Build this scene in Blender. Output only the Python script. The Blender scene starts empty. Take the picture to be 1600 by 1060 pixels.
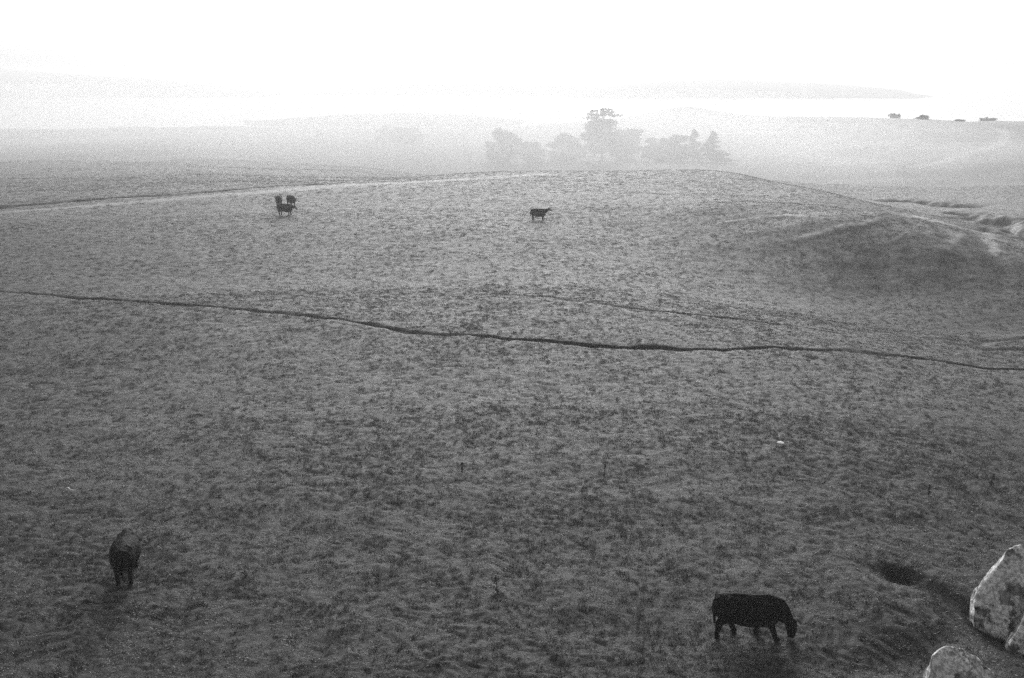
import bpy, bmesh, math, random
import numpy as np
from mathutils import Vector, Matrix

scene = bpy.context.scene
C = scene.collection
R = math.radians

# ------------------------------------------------------------------ camera
CAM_Z = 15.0
PITCH = R(14.6)
F = 1556.0                      # focal length in photo pixels (35 mm lens)
cam_d = bpy.data.cameras.new('camera')
cam_d.lens = 35.0
cam_d.sensor_width = 36.0
cam_d.clip_start = 0.1
cam_d.clip_end = 20000
cam = bpy.data.objects.new('camera', cam_d)
cam.location = (0, 0, CAM_Z)
cam.rotation_euler = (R(90) - PITCH, 0, 0)
C.objects.link(cam)
scene.camera = cam

# ------------------------------------------------------------------ sky and sun
SUN_EL, SUN_AZ = R(19.0), R(2.0)          # azimuth measured from +Y towards +X
world = bpy.data.worlds.new('World')
scene.world = world
world.use_nodes = True
nt = world.node_tree
for n in list(nt.nodes):
    nt.nodes.remove(n)
sky = nt.nodes.new('ShaderNodeTexSky')
sky.sky_type = 'NISHITA'
sky.sun_disc = False
sky.sun_elevation = SUN_EL
sky.sun_rotation = SUN_AZ
sky.dust_density = 4.0
sky.air_density = 1.0
bw = nt.nodes.new('ShaderNodeRGBToBW')
bg = nt.nodes.new('ShaderNodeBackground')
bg.inputs['Strength'].default_value = 0.14
wo = nt.nodes.new('ShaderNodeOutputWorld')
nt.links.new(sky.outputs[0], bw.inputs[0])
nt.links.new(bw.outputs[0], bg.inputs['Color'])
nt.links.new(bg.outputs[0], wo.inputs[0])

sun_d = bpy.data.lights.new('sun', 'SUN')
sun_d.energy = 3.6
sun_d.angle = R(38.0)
sun_d.color = (1, 1, 1)
sun = bpy.data.objects.new('sun', sun_d)
sdir = Vector((math.sin(SUN_AZ) * math.cos(SUN_EL), math.cos(SUN_AZ) * math.cos(SUN_EL), math.sin(SUN_EL)))
sun.rotation_euler = (-sdir).to_track_quat('-Z', 'Y').to_euler()
sun.location = sdir * 300
C.objects.link(sun)

vs = scene.view_settings
vs.view_transform = 'Standard'
vs.look = 'None'
vs.exposure = 0.0
vs.gamma = 1.0
vs.use_curve_mapping = False
scene.cycles.use_denoising = False
scene.cycles.use_adaptive_sampling = True      # stop early: what noise is left stands for the film's grain
scene.cycles.adaptive_threshold = 0.03
scene.cycles.adaptive_min_samples = 64
scene.cycles.volume_bounces = 0
scene.cycles.max_bounces = 6
scene.cycles.diffuse_bounces = 3
scene.cycles.glossy_bounces = 2
scene.cycles.transmission_bounces = 3
scene.cycles.sample_clamp_indirect = 1.5
scene.cycles.sample_clamp_direct = 3.0

HAZE_K, HAZE_G = 0.0006, 0.35
MIST_K = 0.0037

# ------------------------------------------------------------------ helpers
def tag(o, label=None, cat=None, group=None, kind=None):
    if label: o['label'] = label
    if cat: o['category'] = cat
    if group: o['group'] = group
    if kind: o['kind'] = kind
    return o

def link(name, me, mat=None, parent=None):
    o = bpy.data.objects.new(name, me)
    if mat is not None and me is not None and not me.materials:
        me.materials.append(mat)
    C.objects.link(o)
    if parent is not None:
        o.parent = parent
    return o

def empty(name, loc, rz=0.0):
    o = bpy.data.objects.new(name, None)
    o.location = loc
    o.rotation_euler = (0, 0, rz)
    o.empty_display_size = 0.3
    C.objects.link(o)
    return o

def mesh_np(name, verts, faces, smooth=True):
    """verts Nx3, faces MxK (K = 3 or 4)"""
    me = bpy.data.meshes.new(name)
    verts = np.asarray(verts, np.float32); faces = np.asarray(faces, np.int32)
    n, (m, k) = len(verts), faces.shape
    me.vertices.add(n); me.vertices.foreach_set('co', verts.ravel())
    me.loops.add(m * k); me.loops.foreach_set('vertex_index', faces.ravel())
    me.polygons.add(m)
    me.polygons.foreach_set('loop_start', np.arange(0, m * k, k, dtype=np.int32))
    me.polygons.foreach_set('use_smooth', np.full(m, smooth, bool))
    me.update(calc_edges=True)
    return me

# vectorised 2-D gradient noise
def _hash(ix, iy, seed):
    h = (ix.astype(np.int64) * 374761393 + iy.astype(np.int64) * 668265263 + seed * 1442695041) & 0xFFFFFFFF
    h = ((h ^ (h >> 13)) * 1274126177) & 0xFFFFFFFF
    return ((h ^ (h >> 16)) & 0xFFFF) / 65536.0 * 2 * np.pi

def pn(x, y, seed=0):
    x = np.asarray(x, float); y = np.asarray(y, float)
    ix = np.floor(x); iy = np.floor(y)
    fx = x - ix; fy = y - iy
    u = fx * fx * fx * (fx * (fx * 6 - 15) + 10); v = fy * fy * fy * (fy * (fy * 6 - 15) + 10)
    def g(dx, dy):
        a = _hash(ix + dx, iy + dy, seed)
        return np.cos(a) * (fx - dx) + np.sin(a) * (fy - dy)
    a = g(0, 0) * (1 - u) + g(1, 0) * u
    b = g(0, 1) * (1 - u) + g(1, 1) * u
    return (a * (1 - v) + b * v) * 1.5

def fbm(x, y, o=4, seed=0):
    s = 0; a = 1.0
    for i in range(o):
        s = s + a * pn(x * 2 ** i, y * 2 ** i, seed + i * 7)
        a *= 0.5
    return s

def sst(a, b, x):
    t = np.clip((x - a) / (b - a), 0, 1)
    return t * t * (3 - 2 * t)

# ------------------------------------------------------------------ lie of the land
# heights (m) of the valley, sampled on (bearing, distance); bearing s = 800 + 1612 * x / y
DS = np.array([0, 45, 60, 70, 80, 86, 92, 100, 112, 125, 140, 155, 170, 200, 250, 310, 350, 420, 500, 600, 700, 820, 1000, 1400], float)
BS = np.array([-500, 0, 300, 560, 640, 720, 830, 900, 1000, 1070, 1150, 1300, 1400, 1500, 1600, 1900], float)
TB = {
 -500: [0,0,0,0,0,0,0,0,0,0,-.4,-1,-1.6,-2.6,-4,-5.3,-6.2,-7.8,-9.6,-14,-27,-27,-27,-27],
 0:    [0,0,0,0,0,0,0,0,0,0,-.4,-1.2,-1.8,-2.8,-4.2,-5.5,-6.4,-7.8,-9.0,-14,-27,-27,-27,-27],
 300:  [0,0,0,0,0,0,0,0,0,.1,0,-.7,-1.6,-3,-4.6,-5.7,-6.2,-6.9,-7.0,-13,-24,-27,-27,-27],
 560:  [0,0,0,0,0,0,0,0,0,.1,.2,0,-1.2,-3.8,-6.5,-8,-8.3,-8,-7.6,-12,-22,-27,-27,-27],
 640:  [0,0,0,0,0,0,0,0,0,.1,.2,.2,-.8,-4.2,-8.5,-11,-11,-10,-8.5,-11,-20,-27,-27,-27],
 720:  [0,0,0,0,0,0,0,0,0,.1,.2,.3,-.2,-4.5,-9.5,-12,-12.3,-11.8,-10.5,-11.5,-19,-25,-27,-27],
 830:  [0,0,0,0,0,0,0,0,.1,.2,.2,.3,.2,-4,-9.5,-12.5,-13,-12.8,-12,-12.3,-17,-23,-27,-27],
 900:  [0,0,0,-.1,-.2,-.3,-.4,-.4,.1,.7,.3,.2,.3,-4,-9.5,-12.5,-13,-13,-12.5,-11.5,-13,-20,-27,-27],
 1000: [0,0,-.1,-.3,-.6,-.8,-.9,-.6,.4,.9,0,.2,.4,-3.5,-9,-12,-12.8,-12.8,-11.5,-6.5,-10,-18,-27,-27],
 1070: [0,0,-.2,-.6,-1.0,-1.2,-1.1,-.5,.9,1.0,-.2,.2,.4,-3.5,-9,-12,-12.5,-12,-7,3.5,-5,-15,-27,-27],
 1150: [0,0,-0.38,-1.15,-1.66,-1.66,-1.28,-0.13,1.79,0.4,-0.4,0.1,0.2,-4,-9,-12,-12.2,-10.5,-6.5,-4.5,-9,-17,-27,-27],
 1300: [0,0,-0.77,-1.66,-2.05,-1.41,-0.26,1.79,1.54,-0.8,-0.8,-1.5,-4,-8,-11,-12,-11.2,-9,-6.2,-6,-11,-20,-27,-27],
 1400: [0,0,-1.15,-2.3,-2.3,-1.15,0.77,2.43,0,-1.9,-2,-4.6,-7,-9.5,-11,-11,-10,-8.2,-7,-7.2,-12,-21,-27,-27],
 1500: [0,-0.1,-1.54,-2.56,-1.92,0,1.66,1.15,-2.3,-1.9,-4,-6.6,-8.2,-9.6,-10.2,-9.4,-8.6,-7.8,-7.4,-8,-13,-22,-27,-27],
 1600: [0,-0.2,-1.92,-2.82,-1.28,0.26,0,-1.15,-3.33,-3,-5.4,-7,-8,-9,-9,-8.2,-7.8,-7.6,-7.6,-8.8,-13,-22,-27,-27],
 1900: [0,-0.3,-1.92,-2.3,-0.77,0.26,-0.26,-1.54,-3.33,-4,-5.6,-7,-7.6,-8,-7.8,-7.4,-7.2,-7.2,-7.6,-9,-13,-22,-27,-27],
}
_T = np.array([TB[int(b)] for b in BS])
FD = np.linspace(0, math.log(1400 / 20.0), 420)            # log distance axis
FB = np.linspace(-500, 1900, 361)
_t1 = np.array([np.interp(20 * np.exp(FD), DS, row) for row in _T])
_t2 = np.array([np.interp(FB, BS, _t1[:, j]) for j in range(_t1.shape[1])]).T   # (bearing, dist)
def _blur(a, s, ax):
    k = np.exp(-0.5 * (np.arange(-3 * s, 3 * s + 1) / s) ** 2); k /= k.sum()
    p = [(0, 0), (0, 0)]; p[ax] = (3 * s, 3 * s)
    b = np.pad(a, p, mode='edge')
    return np.apply_along_axis(lambda v: np.convolve(v, k, 'valid'), ax, b)
_tab = _blur(_blur(_t2, 2, 1), 5, 0)

def macro(x, y):
    yy = np.maximum(y, 20.0)
    s = np.clip(800 + 1612 * x / yy, -499.9, 1899.9)
    r = np.clip(np.where(y > 20, y, 20), 20, 1399)
    fi = (s + 500) / 2400 * 360; fj = np.log(r / 20.0) / FD[-1] * 419
    i = np.clip(fi.astype(int), 0, 359); j = np.clip(fj.astype(int), 0, 418)
    a = fi - i; b = fj - j
    z = (_tab[i, j] * (1 - a) * (1 - b) + _tab[i + 1, j] * a * (1 - b) + _tab[i, j + 1] * (1 - a) * b + _tab[i + 1, j + 1] * a * b)
    rr = np.sqrt(x * x + (y + 1) ** 2)
    z = z + 13.2 * np.clip(1 - rr / 19.0, 0, 1) ** 1.35       # the rocky rise the viewer stands on
    return z

def ray(px, py):
    u = (px - 800) / F; v = (530 - py) / F
    return Vector((u, math.cos(PITCH) + v * math.sin(PITCH), -math.sin(PITCH) + v * math.cos(PITCH)))

_YS = np.geomspace(14, 1390, 6000)
def hit(px, py):
    """point of the land seen at a pixel of the photograph"""
    d = ray(px, py)
    xs = _YS * d.x / d.y
    zr = CAM_Z + _YS * d.z / d.y
    below = np.nonzero(zr < macro(xs, _YS))[0]
    k = below[0] if len(below) else len(_YS) - 1
    return float(xs[k]), float(_YS[k])

def at_dist(px, py, Y):
    d = ray(px, py)
    return Vector((Y * d.x / d.y, Y, CAM_Z + Y * d.z / d.y))

def line(pts):
    return np.array([hit(a, b) for a, b in pts])

def pdist(x, y, P):
    """distance to a polyline and the running parameter 0..1 along it"""
    best = np.full(x.shape, 1e9); par = np.zeros(x.shape)
    n = len(P) - 1
    for i in range(n):
        ax, ay = P[i]; bx, by = P[i + 1]
        dx, dy = bx - ax, by - ay
        t = np.clip(((x - ax) * dx + (y - ay) * dy) / (dx * dx + dy * dy + 1e-9), 0, 1)
        d = np.hypot(x - ax - t * dx, y - ay - t * dy)
        m = d < best
        best = np.where(m, d, best); par = np.where(m, (i + t) / n, par)
    return best, par

GULLY = line([(-60, 449), (0, 455), (120, 464), (250, 473), (370, 481), (430, 486), (480, 491), (530, 496), (580, 505), (610, 511), (640, 517), (700, 521), (780, 527), (840, 533), (900, 539), (980, 545), (1060, 550), (1130, 552), (1200, 551), (1260, 554), (1330, 557), (1390, 562), (1440, 567), (1490, 574), (1540, 582), (1600, 584), (1680, 585)])
GULLY2 = line([(700, 448), (760, 455), (820, 461), (880, 468), (930, 476), (980, 484), (1040, 491), (1100, 497), (1200, 507), (1260, 516), (1310, 524)])
GULLY3 = line([(1505, 545), (1545, 533), (1600, 528), (1680, 528)])
GULLY4 = line([(1530, 549), (1580, 546), (1660, 548)])
TRACKDITCH = line([(-60, 327), (0, 322), (70, 317), (180, 308), (300, 302), (430, 294), (500, 290), (560, 286), (640, 281), (720, 277)])
TRACK = line([(-60, 336), (0, 331), (90, 323), (180, 316), (300, 307), (430, 300), (560, 291), (640, 286), (720, 280), (790, 276), (840, 273)])
FOLD1 = line([(1372, 317), (1410, 315), (1450, 317), (1500, 322)])
FOLD2 = line([(1475, 334), (1510, 336), (1555, 343), (1600, 354), (1660, 370)])
HOLLOW = line([(1378, 892), (1405, 896), (1440, 907)])
DITCH = line([(1425, 903), (1455, 914), (1480, 925), (1515, 945), (1560, 975), (1620, 1000)])
DIP = line([(1250, 1035), (1340, 1040), (1420, 1020)])
RIBS = [line(p) for p in ([(1235, 379), (1290, 363), (1340, 352), (1385, 342)], [(1100, 352), (1170, 343), (1230, 338), (1290, 345)], [(1465, 396), (1485, 380), (1510, 365)], [(1532, 366), (1548, 380), (1557, 402)], [(1395, 330), (1470, 348), (1540, 362), (1610, 385)])]
FARROAD = np.array([(hit(a, b)) for a, b in [(1548, 198), (1566, 204), (1572, 213), (1560, 225), (1530, 236), (1480, 248), (1430, 258)]])
HOUSEROAD = np.array([(hit(a, b)) for a, b in [(575, 214), (620, 222), (665, 229), (700, 240), (725, 252)]])

def hash_relief(x, y, r):
    """grassy hummocks, fading where they are too far to tell apart"""
    w = pn(x * 0.11, y * 0.11, 5) * 0.5 + 0.6
    wx = x + 0.5 * pn(x * 0.7, y * 0.7, 61); wy = y + 0.5 * pn(x * 0.7, y * 0.7, 62)
    z = 0.06 * pn(x * 0.23, y * 0.3, 11) + 0.030 * pn(wx * 0.75, wy * 1.0, 12)
    z = z + np.clip(w, 0.3, 1.3) * (0.026 * (1 - np.abs(pn(wx * 1.5, wy * 1.9, 13)) * 1.6) + 0.046 * pn(wx * 2.9, wy * 3.6, 14) + 0.034 * pn(wx * 5.6, wy * 6.8, 16))
    z = z + 0.35 * pn(x * 0.035, y * 0.045, 15)
    return z * sst(14, 22, r)

def land(x, y):
    x = np.asarray(x, float); y = np.asarray(y, float)
    r = np.hypot(x, y)
    z = macro(x, y) + hash_relief(x, y, r)
    soil_shade = np.zeros(x.shape); path = np.zeros(x.shape)
    far = sst(150, 320, r)
    z = z + far * (1.1 * fbm(x * 0.012, y * 0.012, 3, 31))
    wob = pn(x * 0.5, y * 0.5, 41)
    def near(P, m):
        lo = P.min(0) - m; hi = P.max(0) + m
        return np.nonzero((x > lo[0]) & (x < hi[0]) & (y > lo[1]) & (y < hi[1]))[0]
    def carve(P, w0, w1, d0, d1, sl, wobble=0.35, ex=4):
        k = near(P, 3 * max(w0, w1) + 1.5)
        if not len(k): return
        X, Y = x[k], y[k]
        d, t = pdist(X + 0.5 * pn(X * 0.35, Y * 0.35, 77), Y + 0.35 * pn(X * 0.6, Y * 0.6, 78), P)
        w = (w0 + (w1 - w0) * t) * (1 + wobble * wob[k]) * np.clip(1 + .8 * pn(X * .16, Y * .16, 48), .55, 1.7)
        dep = (d0 + (d1 - d0) * t) * np.clip(1 + 0.8 * pn(X * 0.12 + 9, Y * 0.12, 45), .5, 2)
        ends = sst(0, 0.06, t)
        z[k] -= dep * np.exp(-(d / w) ** ex) * ends
        soil_shade[k] = np.maximum(soil_shade[k], sl * np.exp(-(d / (w * 0.95)) ** 4) * ends)
    carve(GULLY, 0.16, 0.26, 0.17, 0.32, 0.85, .6)
    carve(GULLY2, 0.19, 0.25, 0.12, 0.2, 0.8)
    carve(GULLY3, 0.22, 0.4, 0.1, 0.25, 0.5, .35, 2)
    carve(GULLY4, 0.3, 0.8, 0.12, 0.5, 0.4, .35, 2)
    carve(FOLD1, 2.0, 2.8, 1.4, 2.4, 1.0, .35, 2)
    carve(FOLD2, 2.4, 4.0, 2.0, 3.6, 1.0, .35, 2)
    carve(TRACKDITCH, 1.1, 0.25, 0.5, 0.12, 0.6, .5)
    (ax, ay), (bx, by) = HOLLOW[0], HOLLOW[-1]
    hl = math.hypot(bx - ax, by - ay); ux, uy = (bx - ax) / hl, (by - ay) / hl
    du = (x - (ax + bx) / 2) * ux + (y - (ay + by) / 2) * uy; dv = -(x - (ax + bx) / 2) * uy + (y - (ay + by) / 2) * ux
    hb = np.exp(-(np.abs(du) / (hl * .52)) ** 2 - (np.abs(dv + .2 * wob) / .38) ** 2)
    z -= .45 * hb; soil_shade[...] = np.maximum(soil_shade, .25 * hb)
    carve(DITCH, 0.35, 0.9, 0.08, 0.34, 0.3, .5, 2)  # ditch also tinted dark, standing in for the shade around the boulders
    carve(DIP, 0.6, 1.0, 0.16, 0.3, 0.3, .6, 2)  # dip tinted dark as painted shade left of the boulders
    k = near(TRACK, 8)
    d, t = pdist(x[k], y[k], TRACK)
    path[k] = np.maximum(path[k], 0.6 * np.exp(-(d / ((0.6 + 1.9 * sst(0, 0.7, t)) * (1 + 0.3 * wob[k]))) ** 4) * sst(0, .1, t))
    for P, w in zip(RIBS, (0.35, 0.25, 0.45, 0.5, 0.8)):
        k = near(P, 5)
        d, t = pdist(x[k] + 0.4 * wob[k], y[k], P)
        en = sst(0, .2, t) * (1 - sst(.8, 1, t))
        z[k] += 0.12 * np.exp(-(d / (2.2 * w)) ** 2) * en
        path[k] = np.maximum(path[k], 0.95 * np.exp(-(d / (1.25 * w)) ** 2) * en * np.clip(0.75 + 0.6 * pn(x[k] * 1.1, y[k] * 1.1, 46), 0, 1))
    # erosion folds on the near face of the right-hand knoll
    s = 800 + 1612 * x / np.maximum(y, 20)
    face = sst(1180, 1400, s) * sst(74, 86, y) * (1 - sst(96, 118, y))
    z = z - face * 0.6 * (np.abs(pn(s * 0.016 + 3 * 0.02 * (y - 90), y * 0.02, 51)))
    for P, w in ((FARROAD, 2.6), (HOUSEROAD, 2.2)):
        k = near(P, 10)
        d, t = pdist(x[k], y[k], P)
        path[k] = np.maximum(path[k], 0.8 * np.exp(-(d / w) ** 4))
    return z, soil_shade, path

def H(x, y):
    return float(land(np.array([x]), np.array([y]))[0][0])

# ------------------------------------------------------------------ materials
def mat(name):
    m = bpy.data.materials.new(name); m.use_nodes = True
    n = m.node_tree.nodes; l = m.node_tree.links
    return m, n, l, n['Principled BSDF']

def grey(v): return (v, v, v, 1)

def simple(name, v, rough=0.8, spec=0.3, var=0.3, scale=4.0, bump=0.0):
    m, n, l, p = mat(name)
    tc = n.new('ShaderNodeTexCoord'); t = n.new('ShaderNodeTexNoise'); t.inputs['Scale'].default_value = scale; t.inputs['Detail'].default_value = 6
    l.new(tc.outputs['Object'], t.inputs['Vector'])
    cr = n.new('ShaderNodeValToRGB')
    cr.color_ramp.elements[0].position = 0.3; cr.color_ramp.elements[0].color = grey(v * (1 - var))
    cr.color_ramp.elements[1].position = 0.7; cr.color_ramp.elements[1].color = grey(v * (1 + var))
    l.new(t.outputs['Fac'], cr.inputs['Fac']); l.new(cr.outputs[0], p.inputs['Base Color'])
    p.inputs['Roughness'].default_value = rough; p.inputs['Specular IOR Level'].default_value = spec
    if bump:
        b = n.new('ShaderNodeBump'); b.inputs['Strength'].default_value = bump; b.inputs['Distance'].default_value = 0.05
        l.new(t.outputs['Fac'], b.inputs['Height']); l.new(b.outputs[0], p.inputs['Normal'])
    return m

def ground_material():
    m, n, l, p = mat('pasture')
    geo = n.new('ShaderNodeNewGeometry')
    def noise(scale, det, rough=0.6):
        t = n.new('ShaderNodeTexNoise'); t.inputs['Scale'].default_value = scale; t.inputs['Detail'].default_value = det; t.inputs['Roughness'].default_value = rough
        l.new(geo.outputs['Position'], t.inputs['Vector']); return t
    a = noise(0.06, 5); b = noise(1.3, 6, 0.7); c = noise(9.0, 5, 0.75)
    def mul(x, k):
        q = n.new('ShaderNodeMath'); q.operation = 'MULTIPLY'; l.new(x, q.inputs[0]); q.inputs[1].default_value = k; return q.outputs[0]
    def add(x, y):
        q = n.new('ShaderNodeMath'); q.operation = 'ADD'; l.new(x, q.inputs[0]); l.new(y, q.inputs[1]); return q.outputs[0]
    s = add(add(mul(a.outputs['Fac'], 0.35), mul(b.outputs['Fac'], 0.35)), mul(c.outputs['Fac'], 0.3))
    cr = n.new('ShaderNodeValToRGB')
    cr.color_ramp.elements[0].position = 0.36; cr.color_ramp.elements[0].color = grey(0.075)
    cr.color_ramp.elements[1].position = 0.64; cr.color_ramp.elements[1].color = grey(0.22)
    l.new(s, cr.inputs['Fac'])
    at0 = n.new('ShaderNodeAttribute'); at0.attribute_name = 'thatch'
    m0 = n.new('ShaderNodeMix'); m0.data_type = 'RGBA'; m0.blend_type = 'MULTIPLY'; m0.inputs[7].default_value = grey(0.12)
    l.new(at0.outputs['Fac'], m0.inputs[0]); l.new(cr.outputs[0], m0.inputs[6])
    at1 = n.new('ShaderNodeAttribute'); at1.attribute_name = 'soil_shade'
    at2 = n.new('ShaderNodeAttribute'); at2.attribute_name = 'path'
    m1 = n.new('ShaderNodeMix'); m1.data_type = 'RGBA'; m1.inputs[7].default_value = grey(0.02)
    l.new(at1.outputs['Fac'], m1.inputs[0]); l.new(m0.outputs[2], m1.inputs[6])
    m2 = n.new('ShaderNodeMix'); m2.data_type = 'RGBA'; m2.inputs[7].default_value = grey(0.36)
    l.new(at2.outputs['Fac'], m2.inputs[0]); l.new(m1.outputs[2], m2.inputs[6])
    l.new(m2.outputs[2], p.inputs['Base Color'])
    p.inputs['Roughness'].default_value = 0.65; p.inputs['Specular IOR Level'].default_value = 0.11
    sub = n.new('ShaderNodeMath'); sub.operation = 'MULTIPLY_ADD'; sub.inputs[1].default_value = -0.11; sub.inputs[2].default_value = 0.12
    l.new(at1.outputs['Fac'], sub.inputs[0]); l.new(sub.outputs[0], p.inputs['Sheen Weight'])      # bare earth and painted shade get no nap; p.inputs['Sheen Roughness'].default_value = 0.5
    bp = n.new('ShaderNodeBump'); bp.inputs['Strength'].default_value = 0.9; bp.inputs['Distance'].default_value = 0.12
    l.new(add(mul(b.outputs['Fac'], 0.7), mul(c.outputs['Fac'], 0.5)), bp.inputs['Height']); l.new(bp.outputs[0], p.inputs['Normal'])
    return m

def grass_material():
    m = bpy.data.materials.new('grass_blades'); m.use_nodes = True
    n = m.node_tree.nodes; l = m.node_tree.links; n.clear()
    out = n.new('ShaderNodeOutputMaterial')
    oi = n.new('ShaderNodeObjectInfo'); 
    geo = n.new('ShaderNodeNewGeometry')
    t = n.new('ShaderNodeTexNoise'); t.inputs['Scale'].default_value = 0.5; t.inputs['Detail'].default_value = 4
    l.new(geo.outputs['Position'], t.inputs['Vector'])
    ad = n.new('ShaderNodeMath'); ad.operation = 'MULTIPLY_ADD'; ad.inputs[1].default_value = 0.3
    l.new(geo.outputs['Random Per Island'], ad.inputs[0])
    ad2 = n.new('ShaderNodeMath'); ad2.operation = 'MULTIPLY_ADD'; ad2.inputs[1].default_value = 0.45
    l.new(oi.outputs['Random'], ad2.inputs[0]); l.new(t.outputs['Fac'], ad2.inputs[2]); l.new(ad2.outputs[0], ad.inputs[2])
    cr = n.new('ShaderNodeValToRGB')
    cr.color_ramp.elements[0].position = 0.5; cr.color_ramp.elements[0].color = grey(0.011)
    cr.color_ramp.elements[1].position = 1.0; cr.color_ramp.elements[1].color = grey(0.075)
    l.new(ad.outputs[0], cr.inputs['Fac'])
    d = n.new('ShaderNodeBsdfDiffuse'); tr = n.new('ShaderNodeBsdfTranslucent'); gl = n.new('ShaderNodeBsdfGlossy')
    gl.inputs['Roughness'].default_value = 0.62; gl.inputs['Color'].default_value = grey(0.21)
    l.new(cr.outputs[0], d.inputs['Color']); l.new(cr.outputs[0], tr.inputs['Color'])
    m1 = n.new('ShaderNodeMixShader'); m1.inputs[0].default_value = 0.72
    l.new(d.outputs[0], m1.inputs[1]); l.new(tr.outputs[0], m1.inputs[2])
    fr = n.new('ShaderNodeFresnel'); fr.inputs['IOR'].default_value = 1.5
    m2 = n.new('ShaderNodeMixShader'); l.new(fr.outputs[0], m2.inputs[0])
    l.new(m1.outputs[0], m2.inputs[1]); l.new(gl.outputs[0], m2.inputs[2])
    l.new(m2.outputs[0], out.inputs['Surface'])
    return m

def rock_material():
    m, n, l, p = mat('lichen_rock')
    tc = n.new('ShaderNodeTexCoord')
    def noise(scale, det, rough=0.6):
        t = n.new('ShaderNodeTexNoise'); t.inputs['Scale'].default_value = scale; t.inputs['Detail'].default_value = det; t.inputs['Roughness'].default_value = rough
        l.new(tc.outputs['Object'], t.inputs['Vector']); return t
    a = noise(1.3, 7, 0.68); b = noise(9, 5, 0.7); c = noise(4.2, 6, 0.7)
    base = n.new('ShaderNodeValToRGB')
    base.color_ramp.elements[0].position = 0.38; base.color_ramp.elements[0].color = grey(0.045)
    base.color_ramp.elements[1].position = 0.62; base.color_ramp.elements[1].color = grey(0.30)
    l.new(c.outputs['Fac'], base.inputs['Fac'])
    lic = n.new('ShaderNodeValToRGB')
    lic.color_ramp.elements[0].position = 0.44; lic.color_ramp.elements[0].color = grey(0.42)
    lic.color_ramp.elements[1].position = 0.58; lic.color_ramp.elements[1].color = grey(0.95)
    l.new(b.outputs['Fac'], lic.inputs['Fac'])
    msk = n.new('ShaderNodeValToRGB')
    msk.color_ramp.elements[0].position = 0.43; msk.color_ramp.elements[1].position = 0.47
    l.new(a.outputs['Fac'], msk.inputs['Fac'])
    mx = n.new('ShaderNodeMix'); mx.data_type = 'RGBA'
    l.new(msk.outputs[0], mx.inputs[0]); l.new(base.outputs[0], mx.inputs[6]); l.new(lic.outputs[0], mx.inputs[7])
    l.new(mx.outputs[2], p.inputs['Base Color'])
    p.inputs['Roughness'].default_value = 0.9
    bp = n.new('ShaderNodeBump'); bp.inputs['Strength'].default_value = 0.8; bp.inputs['Distance'].default_value = 0.04
    l.new(b.outputs['Fac'], bp.inputs['Height']); l.new(bp.outputs[0], p.inputs['Normal'])
    return m

def water_material():
    m, n, l, p = mat('bay_water')
    p.inputs['Base Color'].default_value = grey(0.03)
    p.inputs['Roughness'].default_value = 0.12
    geo = n.new('ShaderNodeNewGeometry')
    t = n.new('ShaderNodeTexNoise'); t.inputs['Scale'].default_value = 0.25; t.inputs['Detail'].default_value = 4
    l.new(geo.outputs['Position'], t.inputs['Vector'])
    b = n.new('ShaderNodeBump'); b.inputs['Strength'].default_value = 0.5; b.inputs['Distance'].default_value = 0.6
    l.new(t.outputs['Fac'], b.inputs['Height']); l.new(b.outputs[0], p.inputs['Normal'])
    return m

M_GROUND = ground_material()
M_GRASS = grass_material()
M_ROCK = rock_material()
M_WATER = water_material()
M_HILL = simple('far_hillside', 0.10, 0.95, 0.1, 0.5, 0.012)
M_COW = simple('black_hide', 0.006, 0.7, 0.05, 0.6, 11.0, 0.9)
M_LEAF = simple('tree_foliage', 0.045, 0.8, 0.2, 0.5, 0.5)
M_SCRUB = simple('coastal_scrub', 0.16, 0.9, 0.2, 0.4, 0.5)
M_BARK = simple('bark', 0.08, 0.9, 0.2, 0.4, 3.0, 0.4)
M_ROOF = simple('dark_roof', 0.03, 0.8, 0.3, 0.25, 1.0)
M_WALL = simple('pale_boards', 0.8, 0.8, 0.3, 0.1, 1.0)
M_TRIM = simple('dark_trim', 0.04, 0.6, 0.3, 0.2, 1.0)
M_WEED = simple('dry_weed', 0.045, 0.9, 0.2, 0.4, 8.0)
M_WHITE = simple('bleached_white', 0.75, 0.8, 0.3, 0.12, 20.0, 0.3)

# ------------------------------------------------------------------ ground sheet
az_dense = np.arange(-R(34), R(34), 0.0026)
az_rest = np.linspace(R(34), R(326), 74)
AZ = np.concatenate([az_dense, az_rest[:-1]])
RR = np.concatenate([np.linspace(1.0, 19.5, 14), np.geomspace(20, 230, 900), np.geomspace(233, 1390, 150)])
nA, nR = len(AZ), len(RR)
gx = np.outer(RR, np.sin(AZ)); gy = np.outer(RR, np.cos(AZ))
gz, gs, gp = land(gx.ravel(), gy.ravel())
V = np.column_stack([gx.ravel(), gy.ravel(), gz])
V = np.vstack([V, [0, 0, 13.3]])
ii, jj = np.meshgrid(np.arange(nR - 1), np.arange(nA), indexing='ij')
j2 = (jj + 1) % nA
Fq = np.column_stack([(ii * nA + jj).ravel(), (ii * nA + j2).ravel(), ((ii + 1) * nA + j2).ravel(), ((ii + 1) * nA + jj).ravel()])[:, ::-1]
gme = mesh_np('ground', V[:-1], Fq, True)
for nm, arr in (('soil_shade', gs), ('path', gp), ('thatch', 1 - sst(75, 200, np.hypot(gx, gy).ravel()))):
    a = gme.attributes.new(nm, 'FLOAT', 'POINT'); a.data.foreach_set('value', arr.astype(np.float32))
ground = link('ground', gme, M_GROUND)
tag(ground, 'grazed hummocky pasture running down to a misty valley', 'ground', kind='structure')

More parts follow.
